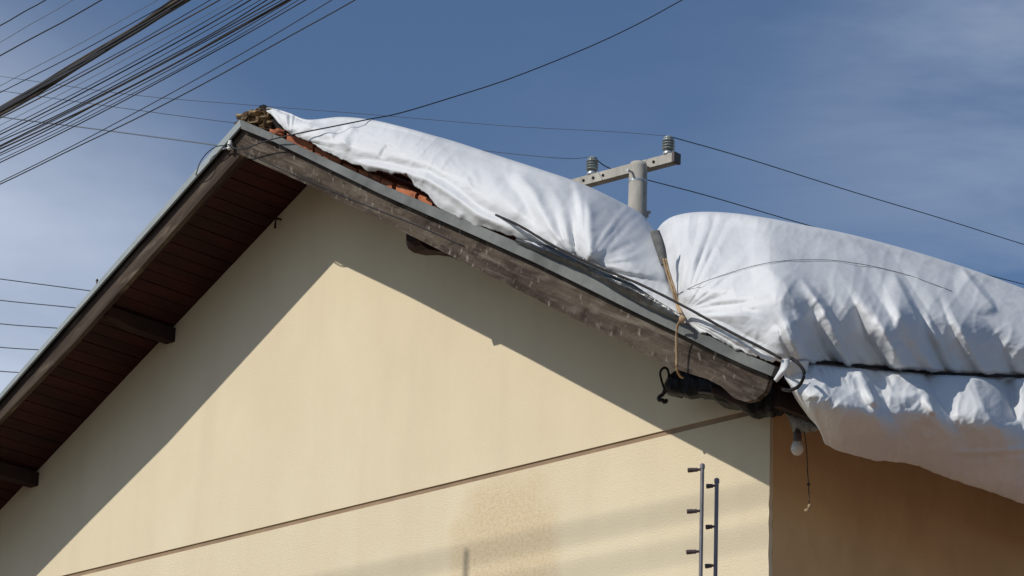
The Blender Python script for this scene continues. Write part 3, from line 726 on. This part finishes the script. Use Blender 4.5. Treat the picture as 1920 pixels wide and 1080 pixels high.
fpost(1317, 873, dpost, [880, 956, 1030], 'taller grey electric fence post with long insulators on its left', 24, .0075)
fpost(1344, 900, dpost+.02, [910, 985, 1056, 1130], 'shorter grey electric fence post with stubby insulators, right of the taller one', 16, .0078)

# ------------------------------------------------------------------ utility pole behind the roof
UP = empty('utility_pole', 'pale concrete utility pole with a crossarm behind the tarpaulined roof', 'utility pole')
dp = 30.0; ppx = dp/FL
pt = at(1197, 306, dp)
bm = bmesh.new(); lathe(bm, (pt.x, pt.y, 0), [(.19, 0), (.085, pt.z-.04), (.075, pt.z)], 28); obj('pole', bm, M_conc, UP, True)
bm = bmesh.new(); a = at(1213, 292, dp-.12)
Xd = Vector((1, 0, 0)); Aend = at(1266, 297, dp-.12); Xd = (Aend-at(1100, 341, dp+.55)).normalized()
Yd = Vector((0, 0, 1)).cross(Xd).normalized(); Zd = Xd.cross(Yd)
L_ = 2.1; cx = Aend-Xd*L_/2
rot = Matrix((Xd, Yd, Zd)).transposed(); box(bm, cx, (L_, .09, .092), rot); obj('crossarm', bm, M_conc, UP)
def arm_pt(s, side=-1, q=0): return Aend-Xd*s+Yd*(side*.047)+Zd*q
for s in (.22, .48, .83, .95, 1.07, 1.22, 1.40):
    bm = bmesh.new(); c = arm_pt(s)
    lathe(bm, c-Yd*(-.004), [(.014, -.004), (.014, .010)], 12, -Yd); obj('bolt_hole', bm, M_dark, UP)
bm = bmesh.new(); box(bm, Aend+Xd*.012, (.03, .1, .102), rot); obj('end_cap', bm, M_insul, UP)
bm = bmesh.new(); c = pt-Vector((0, 0, .12)); lathe(bm, (pt.x, pt.y, pt.z-.20), [(.089, 0), (.089, .02)], 24); tube(bm, [c+Yd*-.16, c+Yd*.12], .012, 8); obj('bracket', bm, M_galv, UP)
bm = bmesh.new(); c = at(1214, 398, dp-.1); tube(bm, [c-RV*.06, c+RV*.03], .016, 8); tube(bm, [c, c-UV*.05], .014, 8); obj('clamp', bm, M_galv, UP)
def insulator(s, hgt):
    b = Aend-Xd*s+Zd*.044; bm = bmesh.new()
    lathe(bm, b, [(.05, 0), (.05, .03), (.03, .05), (.03, .06)], 16); o = obj('insulator', bm, M_galv, UP, True)
    bm = bmesh.new(); p = [(.03, .055)]
    for k in range(4): z = .06+k*hgt*.19; p += [(.045, z), (.062, z+hgt*.04), (.05, z+hgt*.12), (.04, z+hgt*.15)]
    p += [(.05, .06+hgt*.78), (.045, .06+hgt*.9), (.02, .06+hgt)]
    lathe(bm, b, p, 20); obj('porcelain', bm, M_porc, o, True)
    return b+Vector((0, 0, .06+hgt))
i2 = insulator(.085, .14); i1 = insulator(.085+.92, .14)

# ------------------------------------------------------------------ wires
def wire(pix, rad, label, m=M_wire, group=None, n=40, name='power_cable', cat='cable'):
    bm = bmesh.new(); tube(bm, crom(pix, n), rad, 6); return tag(obj(name, bm, m, None, True), label, cat, group)
def onz(u, v, z): return onp(u, v, 2, z)
z2 = i2.z; z1 = i1.z
G2 = 'wires crossing on the utility pole'
wire([at(0, 143, 30), at(250, 178, 30), at(470, 197, 30), at(700, 215, 30), at(950, 236, 30), at(1150, 247, 30), i2], .0026, 'thin wire running left from the crossarm end insulator across the blue sky', M_wiregr, G2)
wire([i2, at(1400, 297, 33), at(1600, 360, 36), at(1760, 408, 38), at(1925, 460, 40), at(2200, 545, 44)], .0052, 'wire running right from the crossarm end insulator over the right billow', M_wire, G2)
wire([at(0, 170, 30), at(218, 201, 30), at(437, 230, 30), at(700, 258, 30), at(930, 285, 30), at(1060, 297, 30), i1], .0030, 'thin wire running left from the lower insulator and passing behind the ridge', M_wiregr, G2)
wire([i1, at(1160, 322, 31), at(1330, 368, 33), at(1500, 418, 35), at(1700, 475, 38), at(1920, 533, 41), at(2200, 600, 45)], .0052, 'wire running right from the lower insulator and dipping behind the right billow', M_wire, G2)
for k, (v0, v1) in enumerate(((523, 558), (563, 590), (607, 628), (651, 668), (696, 709))):
    wire([at(-150, v0-20, 40), at(0, v0, 40), at(180, v0+(v1-v0)*.68, 40), at(420, v1+22, 40)], .0065, '%s of the five wires passing behind the left rake, counted from the top' % ('topmost', 'second', 'middle', 'fourth', 'lowest')[k], M_wiregr, 'wires low behind the left rake')
# street cables, upper left: planes parallel to the gable wall
C_ = [ # v at left edge, u at top edge, sag px, px width, plane y, description
 (48, 85, 0, 2.4, -3.4, 'black street cable at the very top left corner of the sky'),
 (79, 137, 0, 1.2, -3.4, 'hair-thin street wire second from the top left corner'),
 (104, 191, 1, 2.6, -3.4, 'black street cable third from the top left corner'),
 (161, 296, 2, 1.2, -3.3, 'hair-thin street wire just above the thick cable bundle'),
 (174, 326, 3, 1.8, -3.3, 'thin street cable touching the upper side of the thick bundle'),
 (222, 411, 3, 2.6, -3.1, 'brown street cable just below the thick bundle'),
 (235, 437, 3, 1.1, -3.2, 'faint grey street wire second below the thick bundle'),
 (252, 470, 6, 2.6, -3.1, 'black street cable third below the thick bundle'),
 (259, 486, 8, 1.6, -3.2, 'thin street wire fourth below the thick bundle'),
 (273, 516, 6, 2.8, -3.15, 'black street cable fifth below the thick bundle'),
 (280, 542, 9, 3.2, -3.12, 'heavy black street cable sixth below the thick bundle'),
 (293, 549, 8, 1.8, -3.15, 'thin street cable seventh below the thick bundle'),
 (305, 572, 8, 2.2, -3.1, 'street cable eighth below the thick bundle'),
 (341, 622, 10, 1.8, -3.3, 'second lowest street cable of the upper left fan'),
 (344, 663, 11, 2.3, -3.3, 'lowest street cable of the upper left fan, slightly wavy'),
 (216, 395, 4, 1.8, -3.25, 'thin street cable hugging the underside of the thick bundle'),
 (247, 455, 5, 1.8, -3.25, 'slim street cable between the third and second cables under the bundle'),
 (266, 503, 9, 2.4, -3.15, 'street cable sagging between the fourth and fifth under the bundle'),
 (276, 528, 4, 2.0, -3.2, 'slim street cable running tight above the heaviest cable of the fan'),
 (287, 536, 7, 2.4, -3.1, 'street cable running just under the heaviest cable of the fan'),
 (299, 560, 10, 1.6, -3.25, 'thin street cable above the lowest group of the upper left fan')]
for k, (v0, u1, sg, wpx, Y, lab) in enumerate(C_):
    P_ = []
    for q in (-.35, -.15, 0, .2, .4, .6, .8, 1, 1.2, 1.5):
        u = u1*q; v = v0*(1-q)+sg*4*max(-.2, q*(1-q))+(1.5*math.sin(q*13+k) if k in (14, 11, 8, 17, 19) else .5*math.sin(q*9+k))
        P_.append(onp(u, v, 1, Y))
    d0 = dep(u1*.5, v0*.5, 1, Y)
    wire(P_, wpx*d0/FL/2, lab, M_wirebr if k in (5, 10) else (M_wiregr if wpx < 1.5 else M_wire), 'street cables fanning across the upper left sky')
BC = empty('cable_bundle', 'thick bundle of twisted street cables, heaviest in the upper left fan', 'cable')
for k in range(10):
    P_ = []; ph = k*2*math.pi/9; r_ = (6.2 if k % 3 else 3.6) if k else 0
    for i in range(41):
        q = -.4+i/40*2.0; u = 340*q; v = 208*(1-q)+4*4*max(-.2, q*(1-q))
        wob = 1.25+.6*math.sin(q*5+k*1.7)
        spread = .75+.45*max(0, q)
        P_.append(onp(u+r_*spread*wob*math.cos(ph+q*2.2)*.7, v+r_*spread*wob*math.sin(ph+q*2.2), 1, -3.2-.012*math.cos(ph+q*2.2)))
    bm = bmesh.new(); tube(bm, P_, .0058, 6); obj('strand', bm, M_wirebr if k in (1, 4, 5) else M_wire, BC, True)
# more street cables high over the street, above the picture: soft shadow bands on the lower wall
for zw, rr in ((5.392, .0115), (5.205, .0100)):
    yy = -8.5; z = zw+8.5*SUN.z/-SUN.y
    bm = bmesh.new(); tube(bm, [Vector((-14+q*2, yy, z+.0004*(q*2-14)**2)) for q in range(13)], rr, 8)
    tag(obj('power_cable', bm, M_wire, None, True), 'thick street cable strung high above the photo, %s' % ('nearer the top' if rr > .011 else 'just below another'), 'cable', 'cables high over the street')
# service drop with its bracket on the left bargeboard
SB = empty('wire_bracket', 'small white insulator bracket screwed to the left bargeboard near the apex', 'insulator')
b0 = fr(431, 272, .03)
bm = bmesh.new(); lathe(bm, b0-Vector((0, 0, .025)), [(.010, 0), (.013, .006), (.009, .014), (.013, .022), (.013, .034), (.009, .04), (.010, .048)], 14); obj('insulator', bm, M_bulb, SB, True)
bm = bmesh.new(); tube(bm, [b0+Vector((-.05, 0, -.01)), b0+Vector((0, 0, -.012)), b0+Vector((.01, .03, -.012))], .005, 6); obj('arm', bm, M_galv, SB, True)
wire([b0+Vector((0, -.012, 0)), fr(452, 280, .05), fr(500, 264, .06), fr(560, 250, .08), fr(620, 238, .05), at(690, 224, 15.6), at(750, 212, 16.2), at(850, 182, 17), at(960, 146, 17.6), at(1100, 90, 18.2), at(1200, 43, 18.6), at(1290, -6, 19), at(1450, -90, 20)], .0034, 'single black service wire rising from the apex over the tarpaulin towards the sky', M_wire, None, 60, 'service_wire')
wire([at(-120, 200, 22), at(22, 222, 21), at(141, 237, 20), at(270, 254, 18.5), at(404, 272, 16.6), b0+Vector((-.04, 0, 0))], .0045, 'thin service wire arriving from the left at the white apex bracket', M_wiregr, None, 40, 'service_wire')
wire([b0+Vector((-.02, -.01, 0)), fr(405, 275, .06), fr(388, 287, .06), fr(376, 303, .07), fr(369, 322, .05), fr(366, 332, .02)], .0026, 'short black wire curling down from the apex bracket over the left rake', M_wire, None, 24, 'service_wire')
wire([fr(455, 284, .003), fr(505, 307, .003), fr(560, 331, .003), fr(640, 366, .003), fr(720, 398, .003), fr(800, 430, .003), fr(870, 462, .003)], .0022, 'thin wire sagging along the face of the right bargeboard', M_wire, None, 24, 'service_wire')
bm = bmesh.new(); a = fr(181, 538, .02); tube(bm, [a, a+Vector((0, 0, .035))], .005, 6); lathe(bm, a+Vector((0, 0, .03)), [(.004, 0), (.008, .006), (.004, .014)], 8); tag(obj('screw_stub', bm, M_insul), 'tiny dark stub standing on the left rake flashing', 'bracket')
# slim mast in the street, out of the picture: its tip shades the wall
mp_ = Vector((.2, -3.3, 8.2)); kq = 3.3/.743; tip = onp(875, 1030, 1, 0)+Vector((-.225, -.743, .630))*kq
bm = bmesh.new(); tube(bm, [Vector((tip.x, tip.y, 0)), tip], [.03, .012], 10); tag(obj('street_mast', bm, M_post), 'slim grey mast standing in the street beyond the left edge of the photo', 'mast')
